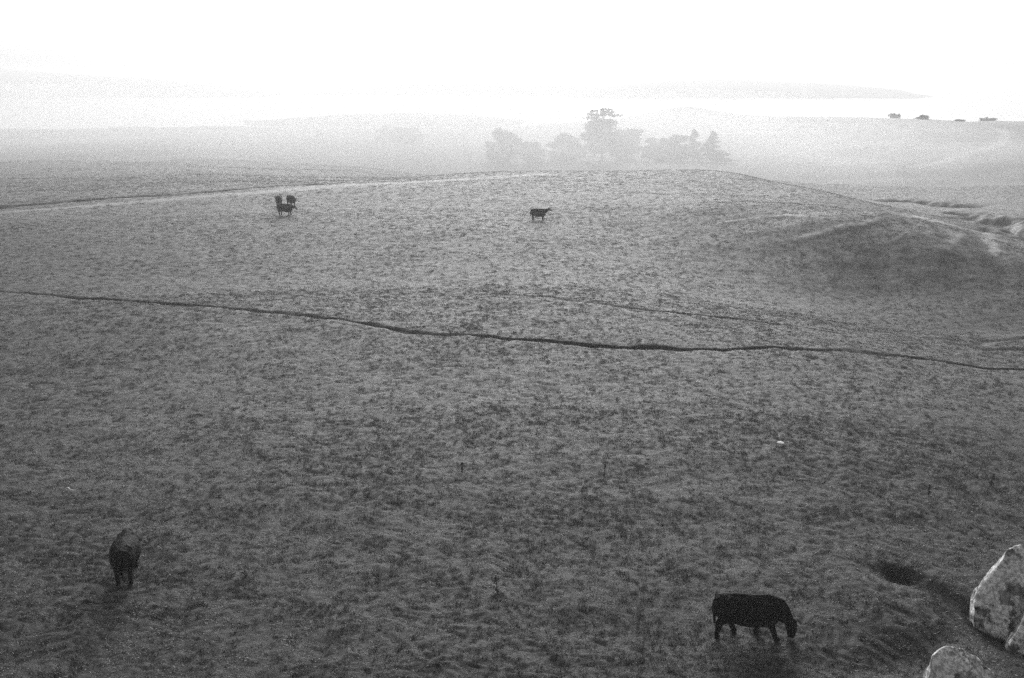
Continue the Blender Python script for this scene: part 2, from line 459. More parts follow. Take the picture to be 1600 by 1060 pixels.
# ------------------------------------------------------------------ bay and far hills
def disc(name, rad, z, m, n=96):
    rings = [0.0, 400, 900, 1600, 3000, rad]
    vs_ = [(0, 0, z)]; fs = []
    bm = bmesh.new(); c = bm.verts.new((0, 0, z)); prev = None
    for rr in rings[1:]:
        cur = [bm.verts.new((rr * math.cos(2 * math.pi * k / n), rr * math.sin(2 * math.pi * k / n), z)) for k in range(n)]
        for k in range(n):
            if prev is None: bm.faces.new((c, cur[k], cur[(k + 1) % n]))
            else: bm.faces.new((prev[k], cur[k], cur[(k + 1) % n], prev[(k + 1) % n]))
        prev = cur
    me = bpy.data.meshes.new(name); bm.to_mesh(me); bm.free()
    return link(name, me, m)
tag(disc('water', 5200, -25.0, M_WATER), 'pale bay water beyond the fields', 'water', kind='structure')

def far_hill(px_y, Y, depth, label, seed):
    """a ridge at real distance Y whose crest passes through the sight lines given"""
    xs_p = np.array([p[0] for p in px_y], float); ys_p = np.array([p[1] for p in px_y], float)
    n, m = 160, 28
    pxs = np.linspace(xs_p[0], xs_p[-1], n)
    crest = np.interp(pxs, xs_p, ys_p)
    crest = np.convolve(np.pad(crest, 4, mode='edge'), np.ones(9) / 9, 'valid')
    P = np.array([at_dist(a, b, Y) for a, b in zip(pxs, crest)])
    P[:, 2] += 0.9 * fbm(P[:, 0] * 0.01, P[:, 0] * 0 + seed, 3, seed)
    t = np.linspace(-1, 1, m)[None, :]
    yy = Y + t * depth * (0.9 + 0.25 * pn(np.arange(n) * 0.05, np.full(n, seed * 1.7), seed))[:, None]
    prof = 1 - np.abs(t) ** 1.6 + 0 * yy
    xx = P[:, :1] * yy / Y
    zz = -26.0 + (P[:, 2:3] + 26.0) * prof + 6.6 * fbm(xx * 0.01, yy * 0.01, 3, seed + 3) * prof * (1 - prof)
    vs_ = np.column_stack([xx.ravel(), yy.ravel(), zz.ravel()])
    idx = np.arange(n * m).reshape(n, m)
    Fh = np.column_stack([idx[:-1, :-1].ravel(), idx[1:, :-1].ravel(), idx[1:, 1:].ravel(), idx[:-1, 1:].ravel()])
    o = link('hill', mesh_np('hill', vs_, Fh), M_HILL)
    tag(o, label, 'hill', kind='structure')
far_hill([(-700, 96), (-200, 100), (0, 106), (60, 112), (150, 118), (250, 124), (350, 137), (440, 147), (520, 153), (640, 158), (700, 172)], 3000, 700, 'faint long hill across the bay on the left', 3)
far_hill([(330, 165), (440, 152), (520, 142), (600, 134), (690, 130), (800, 130), (900, 134), (980, 142), (1080, 152)], 2900, 300, 'fainter far hill fading in the middle of the bay', 4)
far_hill([(880, 150), (960, 134), (1050, 126), (1130, 124), (1220, 127), (1300, 131), (1370, 137), (1410, 140), (1430, 147), (1460, 152)], 2500, 260, 'faint headland sloping down into the bay on the right', 5)
far_hill([(380, 190), (470, 184), (560, 178), (640, 176), (740, 180), (800, 189), (850, 196)], 980, 120, 'low pale spit of land behind the barn', 6)

# ------------------------------------------------------------------ cattle
def tube(bm, pts, rad, n=12, side=Vector((0, 1, 0))):
    """closed lofted tube; rad = (half width along side, half height) per point"""
    pts = [Vector(p) for p in pts]; rings = []
    for i, p in enumerate(pts):
        a = pts[max(i - 1, 0)]; b = pts[min(i + 1, len(pts) - 1)]
        t = (b - a).normalized()
        sd = (side - t * side.dot(t)).normalized(); up = t.cross(sd)
        rw, rh = rad[i] if isinstance(rad[i], tuple) else (rad[i], rad[i])
        rings.append([bm.verts.new(p + sd * rw * math.cos(2 * math.pi * k / n) + up * rh * math.sin(2 * math.pi * k / n)) for k in range(n)])
    for i in range(len(rings) - 1):
        for k in range(n):
            bm.faces.new((rings[i][k], rings[i][(k + 1) % n], rings[i + 1][(k + 1) % n], rings[i + 1][k]))
    for rg, p, q, s in ((rings[0], pts[0], pts[1], -1), (rings[-1], pts[-1], pts[-2], 1)):
        r0 = (rg[0].co - p).length
        c = bm.verts.new(p + (p - q).normalized() * r0 * 0.45)
        for k in range(n):
            f = (rg[k], rg[(k + 1) % n], c)
            bm.faces.new(f if s == 1 else f[::-1])

def cow_mesh(name, neck, head, legs, voxel=0.02, tail=None, ears=True, headyaw=0.0, girth=1.0):
    bm = bmesh.new()
    g = girth
    tube(bm, [(-.89, 0, 1.00), (-.86, 0, .98), (-.70, 0, .93), (-.42, 0, .88), (-.12, 0, .83), (.18, 0, .81), (.42, 0, .83), (.62, 0, .87), (.78, 0, .90), (.86, 0, .90)],
         [(.15, .20), (.24 * g, .31), (.30 * g, .38), (.33 * g, .43), (.39 * g, .47), (.39 * g, .48), (.34 * g, .47), (.28 * g, .44), (.21, .34), (.10, .18)], 20)
    tube(bm, [(-.84, 0, 1.22), (-.3, 0, 1.285), (.1, 0, 1.27), (.5, 0, 1.30), (.66, 0, 1.28)], [(.10, .05), (.10, .05), (.08, .04), (.09, .05), (.08, .05)], 8)   # spine and withers
    for s in (-1, 1):
        tube(bm, [(-.50, s * .13, 1.24), (-.56, s * .24, 1.19), (-.50, s * .27, 1.08)], [.07, .08, .06], 8)       # hip bones
        tube(bm, [(-.78, s * .10, 1.20), (-.87, s * .12, 1.12)], [.09, .08], 8)                                 # pin bones
        tube(bm, [(.44, s * .16, 1.22), (.56, s * .23, 1.0), (.62, s * .22, .78)], [.08, .12, .10], 8)           # shoulder blade
    tube(bm, [(.52, 0, .52), (.76, 0, .54), (.86, 0, .68)], [(.12, .09), (.10, .10), (.07, .09)], 8)      # brisket
    tube(bm, [(-.50, 0, .56), (-.32, 0, .47), (-.10, 0, .44)], [(.12, .08), (.13, .09), (.10, .06)], 8)   # flank
    # neck and head
    tube(bm, [(.60, 0, 1.02)] + [p for p, _ in neck], [(.22, .32)] + [r for _, r in neck], 14)
    tube(bm, [p for p, _ in head], [r for _, r in head], 12)
    poll = Vector(head[0][0]); nose = Vector(head[-1][0]); ax = (nose - poll).normalized()
    side = Vector((0, 1, 0)); side = (side - ax * side.dot(ax)).normalized()
    back = ax.cross(side); 
    if back.dot(Vector((1, 0, 1))) < 0: back = -back
    if ears:
        for s in (-1, 1):
            e0 = poll + side * s * .07 + ax * .03 + back * .03
            tube(bm, [e0, e0 + side * s * .14 + back * .05, e0 + side * s * .27 + back * .07], [(.045, .04), (.075, .045), (.03, .03)], 8, side=ax)
    # legs: two lists of joints (front: shoulder elbow knee fetlock hoof; hind: hip stifle hock fetlock hoof)
    for front, s, dx, lift in legs:
        y = s * .19
        if front:
            p = [(.56, y * .9, .95), (.54, y, .70), (.55 + dx * .5, y, .43), (.54 + dx * .92, y, .13), (.57 + dx, y, .05), (.585 + dx, y, .0)]
            r = [(.14, .24), (.12, .17), (.078, .09), (.062, .07), (.075, .086), (.084, .098)]
        else:
            p = [(-.60, y * .9, 1.0), (-.50 + dx * .15, y * 1.05, .72), (-.66 + dx * .6, y, .46), (-.64 + dx * .95, y, .14), (-.61 + dx, y, .05), (-.595 + dx, y, .0)]
            r = [(.17, .28), (.15, .23), (.075, .11), (.063, .072), (.075, .086), (.084, .098)]
        p = [(a, b, max(c, 0.03)) for a, b, c in p]
        tube(bm, p, r, 10)
    tp = tail or [(-.86, 0, 1.18), (-.93, 0, 1.05), (-.93, 0, .75), (-.90, 0, .52), (-.88, 0, .36)]
    tube(bm, tp, [.045, .034, .028, .045, .03], 8)
    bmesh.ops.recalc_face_normals(bm, faces=bm.faces)
    me = bpy.data.meshes.new(name + '_raw'); bm.to_mesh(me); bm.free()
    o = bpy.data.objects.new(name + '_raw', me); C.objects.link(o)
    md = o.modifiers.new('r', 'REMESH'); md.mode = 'VOXEL'; md.voxel_size = voxel
    sm = o.modifiers.new('s', 'SMOOTH'); sm.factor = 0.5; sm.iterations = 3
    dg = bpy.context.evaluated_depsgraph_get()
    out = bpy.data.meshes.new_from_object(o.evaluated_get(dg))
    bpy.data.objects.remove(o); bpy.data.meshes.remove(me)
    out.name = name
    out.polygons.foreach_set('use_smooth', np.ones(len(out.polygons), bool))
    out.materials.clear(); out.materials.append(M_COW)
    return out

GRAZE_NECK = [((.80, 0, .93), (.19, .33)), ((.96, 0, .78), (.15, .25)), ((1.10, 0, .60), (.11, .17))]
GRAZE_HEAD = [((1.11, 0, .64), (.12, .13)), ((1.19, 0, .50), (.15, .175)), ((1.23, 0, .33), (.12, .15)), ((1.23, 0, .17), (.10, .115)), ((1.22, 0, .09), (.085, .095))]
LEVEL_NECK = [((.86, 0, 1.08), (.15, .26)), ((1.06, 0, 1.18), (.115, .18)), ((1.18, 0, 1.24), (.10, .14))]
LEVEL_HEAD = [((1.16, 0, 1.30), (.10, .10)), ((1.28, 0, 1.25), (.115, .125)), ((1.42, 0, 1.18), (.085, .10)), ((1.55, 0, 1.11), (.075, .075)), ((1.60, 0, 1.08), (.055, .055))]
LOW_NECK = [((.86, 0, 1.02), (.16, .26)), ((1.04, 0, .98), (.12, .19)), ((1.16, 0, .96), (.10, .14))]
LOW_HEAD = [((1.14, 0, 1.02), (.10, .10)), ((1.26, 0, .95), (.115, .125)), ((1.39, 0, .86), (.085, .10)), ((1.51, 0, .77), (.075, .075)), ((1.55, 0, .73), (.055, .055))]
STAND = [(True, 1, .05, 0), (True, -1, -.04, 0), (False, 1, .05, 0), (False, -1, -.03, 0)]
WALK = [(True, 1, -.28, 0), (True, -1, .25, 0), (False, 1, .30, 0), (False, -1, -.20, 0)]

def place_cow(me, px, py, rz, scale, label, group='black cattle grazing in the pasture', dz=0.0):
    x, y = hit(px, py)
    o = link('cow', me)
    z = min(H(x + math.cos(rz) * .55, y + math.sin(rz) * .55), H(x - math.cos(rz) * .6, y - math.sin(rz) * .6))
    o.location = (x, y, z - 0.01 + dz); o.rotation_euler = (0, 0, rz); o.scale = (scale,) * 3
    tag(o, label, 'cow', group)
    return o

graze = cow_mesh('grazing_cow', GRAZE_NECK, GRAZE_HEAD, WALK)
away = cow_mesh('standing_cow', GRAZE_NECK, GRAZE_HEAD, STAND, girth=1.18)
level = cow_mesh('level_cow', LEVEL_NECK, LEVEL_HEAD, STAND)
low = cow_mesh('low_cow', LOW_NECK, LOW_HEAD, STAND)
place_cow(graze, 1166, 990, R(-7), 1.0, 'black cow grazing with its head down near the boulders')
place_cow(away, 199, 898, R(103), 1.0, 'black cow seen from behind, alone in the left foreground')
place_cow(low, 446, 337, R(-14), 0.98, 'black cow side on in front of two others in the distance')
place_cow(level, 436, 320, R(-85), 1.0, 'distant black cow at the back left of the group of three')
place_cow(low, 455, 320, R(-55), 1.0, 'distant black cow at the back right of the group of three')
place_cow(level, 841, 343, R(-4), 0.93, 'lone distant black cow side on with head raised, mid field')

# ------------------------------------------------------------------ boulders
BOULDERS = []
def boulder(px, py, Y, pts, label, seed, rz=0):
    """a convex block from hand placed corners, subdivided and weathered"""
    bm = bmesh.new()
    for p in pts: bm.verts.new(p)
    bmesh.ops.convex_hull(bm, input=bm.verts)
    me = bpy.data.meshes.new('b'); bm.to_mesh(me); bm.free()
    o = bpy.data.objects.new('b', me); C.objects.link(o)
    md = o.modifiers.new('r', 'REMESH'); md.mode = 'VOXEL'; md.voxel_size = 0.035
    sm = o.modifiers.new('s', 'SMOOTH'); sm.factor = 0.6; sm.iterations = 10
    dg = bpy.context.evaluated_depsgraph_get()
    out = bpy.data.meshes.new_from_object(o.evaluated_get(dg)); bpy.data.objects.remove(o)
    n = len(out.vertices); co = np.empty(n * 3, np.float32); out.vertices.foreach_get('co', co); co = co.reshape(n, 3)
    no = np.empty(n * 3, np.float32); out.vertices.foreach_get('normal', no); no = no.reshape(n, 3)
    q = co + seed * 3.7
    d = 0.09 * pn(q[:, 0] * 1.3 + q[:, 2] * 0.6, q[:, 1] * 1.3 - q[:, 2] * 1.1, seed) + 0.05 * (0.5 - np.abs(pn(q[:, 0] * 2.6 + q[:, 1], q[:, 2] * 2.6 - q[:, 1], seed + 1)) * 2) \
        + 0.014 * pn(q[:, 0] * 7 + q[:, 1] * 4, q[:, 2] * 7 - q[:, 1] * 4, seed + 2) + 0.007 * pn(q[:, 0] * 15 - q[:, 1] * 9, q[:, 2] * 15 + q[:, 1] * 9, seed + 3)
    co = co + no * d[:, None]
    out.vertices.foreach_set('co', co.astype(np.float32).ravel()); out.update()
    out.name = 'boulder'
    out.polygons.foreach_set('use_smooth', np.ones(len(out.polygons), bool))
    out.materials.clear(); out.materials.append(M_ROCK)
    x = at_dist(px, py, Y).x
    BOULDERS.append((x + .1, Y, 1.05))
    b = link('boulder', out); b.location = (x, Y, H(x, Y)); b.rotation_euler = (0, 0, rz)
    tag(b, label, 'boulder', 'lichen covered boulders at the bottom right')
boulder(1575, 940, 26.3, [(-1.15, -.35, -.5), (-1.05, -.1, .35), (-.75, .2, .95), (-.35, .1, 1.65), (-.1, .2, 2.0), (.35, .4, 2.05), (1.0, .6, 1.7), (1.4, .8, .9), (1.3, .4, -.5), (-.5, -1.0, -.5), (-.35, -.85, .25), (.1, -.4, 1.3), (.5, -.5, .9), (.6, -.8, -.4), (-.6, 1.3, -.4), (.7, 1.5, 1.2), (.9, 1.6, -.4)],
        'tall pale lichened boulder leaning to a point, furthest back at right edge', 2)
boulder(1624, 970, 24.9, [(-1.0, -.3, -.4), (-1.0, -.3, .10), (-.62, -.1, .85), (-.2, .1, 1.45), (.5, .3, 1.8), (1.3, .4, 1.4), (1.5, 0, -.4), (-.4, -.8, -.4), (-.3, -.7, .2), (.5, -.9, .8), (1.0, -1.1, -.4), (-.3, .9, -.4), (.6, 1.1, .9), (1.0, 1.2, -.4)],
        'rounded grey boulder cut off by the right edge, below the tallest one', 7)
boulder(1498, 1060, 21.35, [(-.92, -.2, -.5), (-.9, -.1, 1.0), (-.70, .1, 1.50), (-.3, .25, 1.68), (.2, .3, 1.60), (.75, .2, 1.15), (1.2, .1, .5), (1.5, 0, -.5), (-.4, -1.1, -.5), (-.35, -1.0, .6), (.2, -.7, .95), (.7, -.9, .2), (.8, -1.0, -.5), (-.4, 1.1, -.5), (0, 1.0, .9), (.7, 1.0, -.5)],
        'smooth pale boulder with dark pits, cut off by the bottom edge', 5)

# ------------------------------------------------------------------ trees in the valley
def add_tube_np(Vl, Fl, pts, rads, n=7):
    base = sum(len(v) for v in Vl)
    pts = np.array(pts, float); vs_ = []
    for i, p in enumerate(pts):
        t = pts[min(i + 1, len(pts) - 1)] - pts[max(i - 1, 0)]; t /= np.linalg.norm(t) + 1e-9
        a = np.cross(t, [0.31, 0.95, 0.05]); a /= np.linalg.norm(a) + 1e-9; b = np.cross(t, a)
        for k in range(n):
            vs_.append(p + rads[i] * (a * math.cos(2 * math.pi * k / n) + b * math.sin(2 * math.pi * k / n)))
    Vl.append(np.array(vs_))
    for i in range(len(pts) - 1):
        for k in range(n):
            Fl.append((base + i * n + k, base + i * n + (k + 1) % n, base + (i + 1) * n + (k + 1) % n, base + (i + 1) * n + k))

def leaves(clumps, per_m3, size, rng):
    """leaf sprays spread through ellipsoid clumps (cx,cy,cz,rx,ry,rz)"""
    Vs, k = [], 0
    for cx, cy, cz, rx, ry, rz in clumps:
        n = max(30, int(per_m3 * rx * ry * rz))
        d = rng.normal(size=(n, 3)); d /= np.linalg.norm(d, axis=1)[:, None]
        rad = rng.uniform(0.25, 1.0, n) ** 0.6 * (1 + 0.25 * rng.normal(size=n).clip(-1, 1))
        c = d * rad[:, None] * [rx, ry, rz] + [cx, cy, cz]
        a = rng.normal(size=(n, 3)); a /= np.linalg.norm(a, axis=1)[:, None]
        b = np.cross(a, rng.normal(size=(n, 3))); b /= np.linalg.norm(b, axis=1)[:, None]
        s = size * rng.uniform(0.5, 1.3, n)[:, None]
        Vs.append(np.stack([c - a * s, c + b * s * 0.55, c + a * s, c - b * s * 0.55], 1).reshape(-1, 3))
    Vt = np.concatenate(Vs)
    return Vt, np.arange(len(Vt)).reshape(-1, 4)

def tree(px, top_py, Y, width_px, label, kind, seed, base_py=None):
    rng = np.random.default_rng(seed)
    top = at_dist(px, top_py, Y)
    z0 = H(top.x, Y) - 0.3
    Ht = top.z - z0
    W = width_px / F * Y * 0.5
    clumps, limbs = [], []
    if kind == 'umbrella':          # flat-topped old cypress: thin tiers over a dense skirt
        for f, w, off in ((.985, .42, .1), (.95, .30, -.35), (.93, .55, .2), (.89, .75, -.2), (.88, .5, .5), (.83, .55, -.5)):
            clumps.append((off * W * .8, rng.normal() * 1.0, f * Ht, w * W * .62, w * W * .6, .45))
            limbs.append((off * W * .5, 0, f * Ht - .3))
        for i in range(26):
            f = rng.uniform(.15, .78); w = W * (1.02 - .5 * f)
            clumps.append((rng.uniform(-1, 1) * w * .8, rng.uniform(-1, 1) * w * .7, f * Ht, W * .34, W * .34, Ht * .075))
    elif kind == 'cone':
        for i in range(26):
            f = (i + .5) / 26; w = W * (1.08 - f) ** .8
            clumps.append((rng.uniform(-1, 1) * w * .55, rng.uniform(-1, 1) * w * .5, (.1 + .88 * f) * Ht, max(w * .55, .5), max(w * .55, .5), Ht * .05))
    else:
        for i in range(26):
            a = rng.uniform(0, 2 * math.pi); f = rng.uniform(.08, .9); w = W * math.sqrt(max(.08, 1 - ((f - .45) / .6) ** 2))
            q = rng.uniform(.2, .8)
            clumps.append((math.cos(a) * w * q, math.sin(a) * w * q, f * Ht, W * .36, W * .36, Ht * .12))
        clumps.append((rng.normal() * W * .1, 0, .95 * Ht, W * .22, W * .22, Ht * .06))
    root = empty('tree', (top.x, Y, z0))
    Vl, Fl = [], []
    add_tube_np(Vl, Fl, [(0, 0, 0), (.1, .1, Ht * .25), (-.15, 0, Ht * .55), (.05, 0, Ht * .93)], [Ht * .032, Ht * .022, Ht * .014, Ht * .004])
    for c in clumps[:14]:
        h0 = min(c[2] * .8, Ht * .85) 
        add_tube_np(Vl, Fl, [(0, 0, h0), (c[0] * .5, c[1] * .5, (h0 + c[2]) / 2), (c[0], c[1], c[2])], [Ht * .010, Ht * .007, Ht * .003], 5)
    link('trunk', mesh_np('trunk', np.concatenate(Vl), Fl), M_BARK, root)
    size = 0.55 if Ht > 8 else 0.32
    Vt, Ft = leaves(clumps, 22 if Ht > 8 else 90, size, rng)
    link('crown', mesh_np('crown', Vt, Ft, False), M_LEAF, root)
    tag(root, label, 'tree', 'misty trees in the valley')

tree(785, 200, 348, 56, 'leafy tree with a spiky top, leftmost in the misty valley', 'round', 1)
tree(832, 222, 343, 54, 'low rounded tree between the spiky-topped tree and broad tree', 'round', 2)
tree(886, 208, 353, 66, 'broad pale tree left of the tallest cypress', 'round', 3)
tree(942, 170, 348, 80, 'tallest tree, a flat-topped cypress with thin layered crown', 'umbrella', 4)
tree(982, 202, 358, 60, 'rounded tree close against the right side of the tallest cypress', 'round', 5)
tree(1026, 216, 348, 54, 'low tree in the dip right of the tallest cypress', 'round', 6)
tree(1058, 211, 343, 48, 'middle-sized tree left of the narrow pointed tree', 'round', 8)
tree(1085, 203, 348, 40, 'narrow pointed tree second from the right of the grove', 'cone', 9)
tree(1115, 205, 340, 58, 'dark conical tree at the right end of the grove', 'cone', 10)
tree(600, 196, 450, 26, 'faint domed tree behind the left end of the barn', 'round', 12)

def shrub(px, high_px, width_px, label, seed):
    rng = np.random.default_rng(seed)
    Ys = np.linspace(380, 720, 160); zs = land((px - 800) / 1612 * Ys, Ys)[0]
    Y = float(Ys[np.argmax((zs - CAM_Z) / Ys)])            # on the brow of the ridge
    top = Vector(((px - 800) / 1612 * Y, Y, 0))
    z0 = H(top.x, Y) - .9
    Ht = high_px / F * Y + .3; W = width_px / F * Y * .5
    root = empty('shrub', (top.x, Y, z0))
    cl = [(rng.uniform(-.6, .6) * W, rng.uniform(-.5, .5) * W, rng.uniform(.02, .7) * Ht, W * .42, W * .42, Ht * .28) for _ in range(12)]
    cl.append((rng.uniform(-.2, .2) * W, 0, Ht * .86, W * .25, W * .25, Ht * .16))
    Vl, Fl = [], []
    for c in cl[:6]:
        add_tube_np(Vl, Fl, [(0, 0, 0), (c[0] * .5, c[1] * .5, c[2] * .5), c[:3]], [.14, .1, .04], 5)
    link('stem', mesh_np('stem', np.concatenate(Vl), Fl), M_BARK, root)
    Vt, Ft = leaves(cl, 45, .42, rng)
    link('foliage', mesh_np('foliage', Vt, Ft, False), M_SCRUB, root)
    tag(root, label, 'shrub', 'shrubs on the right skyline')
shrub(1404, 9, 20, 'small dark bush with a peaked top on the right ridge line', 21)
shrub(1449, 8, 32, 'wide low domed bush on the right ridge line', 22)
shrub(1508, 5, 18, 'smallest low bush on the right ridge line', 23)
shrub(1552, 7, 24, 'bush where the pale track meets the right skyline', 24)

# ------------------------------------------------------------------ barn
def box(bm, x0, x1, y0, y1, z0, z1):
    v = [bm.verts.new(p) for p in ((x0, y0, z0), (x1, y0, z0), (x1, y1, z0), (x0, y1, z0), (x0, y0, z1), (x1, y0, z1), (x1, y1, z1), (x0, y1, z1))]
    for f in ((0, 3, 2, 1), (4, 5, 6, 7), (0, 1, 5, 4), (1, 2, 6, 5), (2, 3, 7, 6), (3, 0, 4, 7)):
        bm.faces.new([v[k] for k in f])
def bm_obj(name, fn, m, parent):
    bm = bmesh.new(); fn(bm); me = bpy.data.meshes.new(name); bm.to_mesh(me); bm.free()
    return link(name, me, m, parent)
YB = 420
pb = at_dist(634, 221, YB)
barn = empty('barn', (pb.x, YB, H(pb.x, YB) - .2), R(-35))
def walls(bm):
    L, D, hw, hr = 5.8, 3.6, 2.7, 5.6
    v = [bm.verts.new(p) for p in ((-L, -D, -.5), (L, -D, -.5), (L, D, -.5), (-L, D, -.5), (-L, -D, hw), (L, -D, hw), (L, D, hw), (-L, D, hw), (-L, 0, hr), (L, 0, hr))]
    for f in ((0, 1, 5, 4), (2, 3, 7, 6), (1, 2, 6, 9, 5), (3, 0, 4, 8, 7), (4, 5, 9, 8), (6, 7, 8, 9), (0, 3, 2, 1)):
        bm.faces.new([v[k] for k in f])
bm_obj('wall', walls, M_WALL, barn)
def roof(bm):
    L, D, t = 6.4, 4.4, .22
    for s in (-1, 1):
        a = [(-L, s * D, 2.25), (L, s * D, 2.25), (L, 0, 5.85), (-L, 0, 5.85)]
        lo = [bm.verts.new(p) for p in a]; hi = [bm.verts.new((p[0], p[1], p[2] + t)) for p in a]
        bm.faces.new(hi); bm.faces.new(lo[::-1])
        for k in range(4): bm.faces.new((lo[k], lo[(k + 1) % 4], hi[(k + 1) % 4], hi[k]))
bm_obj('roof', roof, M_ROOF, barn)
bm_obj('door', lambda bm: box(bm, 1.0, 3.4, -3.68, -3.58, 0, 2.2), M_TRIM, barn)
for x0 in (-5.4, -2.6, 4.4):
    bm_obj('window', lambda bm: box(bm, x0, x0 + 1.1, -3.67, -3.58, .9, 1.9), M_TRIM, barn)
tag(barn, 'long low barn with dark pitched roof and pale walls, faint in the mist', 'barn')
ps = at_dist(594, 219, 418)
shed = empty('shed', (ps.x, 418, H(ps.x, 418) - .2), R(-14))
bm_obj('wall', lambda bm: box(bm, -1.6, 1.6, -1.3, 1.3, -.4, 1.7), M_TRIM, shed)
bm_obj('roof', lambda bm: box(bm, -1.9, 1.9, -1.6, 1.6, 1.703, 1.95), M_ROOF, shed)
tag(shed, 'tiny dark shed left of the misty barn', 'shed')

# ------------------------------------------------------------------ small things on the grass
def weed(px, py, h, label, seed, lean=0.0):
    rng = np.random.default_rng(seed)
    x, y = hit(px, py)
    root = empty('thistle', (x, y, H(x, y) - .03))
    Vl, Fl = [], []
    add_tube_np(Vl, Fl, [(0, 0, 0), (lean * .3, .01, h * .4), (lean * .6, 0, h * .75), (lean, 0, h)], [.024, .020, .016, .012], 6)
    for i in range(4):
        f = rng.uniform(.55, .9); a = rng.uniform(0, 6.28); l = h * .13
        add_tube_np(Vl, Fl, [(lean * f, 0, h * f), (lean * f + math.cos(a) * l * .6, math.sin(a) * l * .6, h * f + l * .5), (lean * f + math.cos(a) * l, math.sin(a) * l, h * f + l)], [.010, .008, .007], 5)
    link('stem', mesh_np('stem', np.concatenate(Vl), Fl), M_WEED, root)
    heads = [(lean, 0, h)] + [tuple(Vl[k][-1]) for k in range(1, 5)]
    for hx, hy, hzz in heads:
        Vh, Fh = [], []
        add_tube_np(Vh, Fh, [(hx, hy, hzz - .02), (hx, hy, hzz), (hx, hy, hzz + .025), (hx, hy, hzz + .05)], [.008, .024, .020, .003], 6)
        link('seed_head', mesh_np('seed_head', np.concatenate(Vh), Fh), M_WEED, root)
    lv, lf = [], []
    for i in range(10):
        a = rng.uniform(0, 6.28); l = rng.uniform(.10, .22); w = .025; z = rng.uniform(.02, h * .3)
        d = np.array([math.cos(a), math.sin(a), 0]); s = np.array([-d[1], d[0], 0])
        b0 = len(lv)
        lv += [np.array([0, 0, z]) - s * w * .4, np.array([0, 0, z]) + s * w * .4, d * l * .55 + s * w + [0, 0, z + l * .45], d * l * .55 - s * w + [0, 0, z + l * .45], d * l + [0, 0, z + l * .3], d * l + [0, 0, z + l * .3]]
        lf += [(b0, b0 + 1, b0 + 2, b0 + 3), (b0 + 3, b0 + 2, b0 + 4, b0 + 5)]
    lv = np.array(lv)
    lv[5::6] += np.array([.006, .006, 0])
    link('leaves', mesh_np('leaves', lv, lf, False), M_WEED, root)
    tag(root, label, 'thistle', 'dry thistle stalks in the pasture')
weed(944, 748, .66, 'dark dry thistle stalk mid field, left of the white stone', 31, .03)
weed(777, 925, .55, 'dark thistle stalk in the foreground between the two nearest cows', 32, -.04)
weed(722, 738, .36, 'short faint thistle stalk left of the taller mid-field one', 33, .02)
weed(1451, 775, .42, 'small thistle stalk in the dim right field above the hollow', 34, -.02)
weed(1549, 757, .46, 'rightmost thistle stalk near the right edge', 35, .03)

x, y = hit(1219, 704)
bm = bmesh.new(); bmesh.ops.create_icosphere(bm, subdivisions=3, radius=1)
for v in bm.verts:
    q = v.co.copy(); k = 1 + .16 * float(pn(np.array([q.x * 2 + 5]), np.array([q.y * 2 + q.z]), 5)[0])
    v.co = Vector((q.x * .15 * k, q.y * .17 * k, q.z * .045 * k))
me = bpy.data.meshes.new('stone'); bm.to_mesh(me); bm.free()
for p in me.polygons: p.use_smooth = True
o = link('stone', me, M_WHITE); o.location = (x, y, H(x, y) + .11)
tag(o, 'small bright white stone lying on the grass, mid right', 'stone')
x, y = hit(110, 777)
Vl, Fl = [], []
add_tube_np(Vl, Fl, [(-.20, .20, .16), (-.10, .12, .19), (0, 0, .17), (.12, -.04, .15), (.26, -.05, .16)], [.02, .028, .03, .028, .02], 8)
o = link('stick', mesh_np('stick', np.concatenate(Vl), Fl), M_WHITE); o.location = (x, y, H(x, y))
tag(o, 'short bent bleached stick on the grass above the left cow', 'stick')

# ------------------------------------------------------------------ grass
def tuft(name, n, rad, h, w, seed):
    rng = np.random.default_rng(seed)
    a = rng.uniform(0, 2 * np.pi, n); q = rad * np.sqrt(rng.uniform(0, 1, n))
    b = np.column_stack([np.cos(a) * q, np.sin(a) * q, np.full(n, -.02)])
    fa = rng.uniform(0, 2 * np.pi, n); s = np.column_stack([np.cos(fa), np.sin(fa), np.zeros(n)])
    la = rng.uniform(0, 2 * np.pi, n); ln = rng.uniform(.3, 1.8, n)
    hh = h * rng.uniform(.45, 1.15, n) * (1 - .45 * (q / rad) ** 2)
    tip = b + np.column_stack([np.cos(la) * ln * hh, np.sin(la) * ln * hh, hh])
    mid = b + (tip - b) * .55 + np.column_stack([np.zeros(n), np.zeros(n), hh * .12])
    ww = w * rng.uniform(.6, 1.3, n)[:, None]
    Vt = np.stack([b - s * ww, b + s * ww, mid + s * ww * .75, mid - s * ww * .75, tip], 1).reshape(-1, 3)
    k = np.arange(n)[:, None] * 5
    tri = np.concatenate([k + [0, 1, 2], k + [0, 2, 3], k + [3, 2, 4]])
    me = mesh_np(name, Vt, tri, False); me.materials.append(M_GRASS)
    return bpy.data.objects.new(name, me)
TUFTS = [tuft('tuft_a', 24, .13, .075, .007, 1), tuft('tuft_b', 22, .11, .10, .007, 2), tuft('tuft_c', 22, .15, .06, .008, 3)]

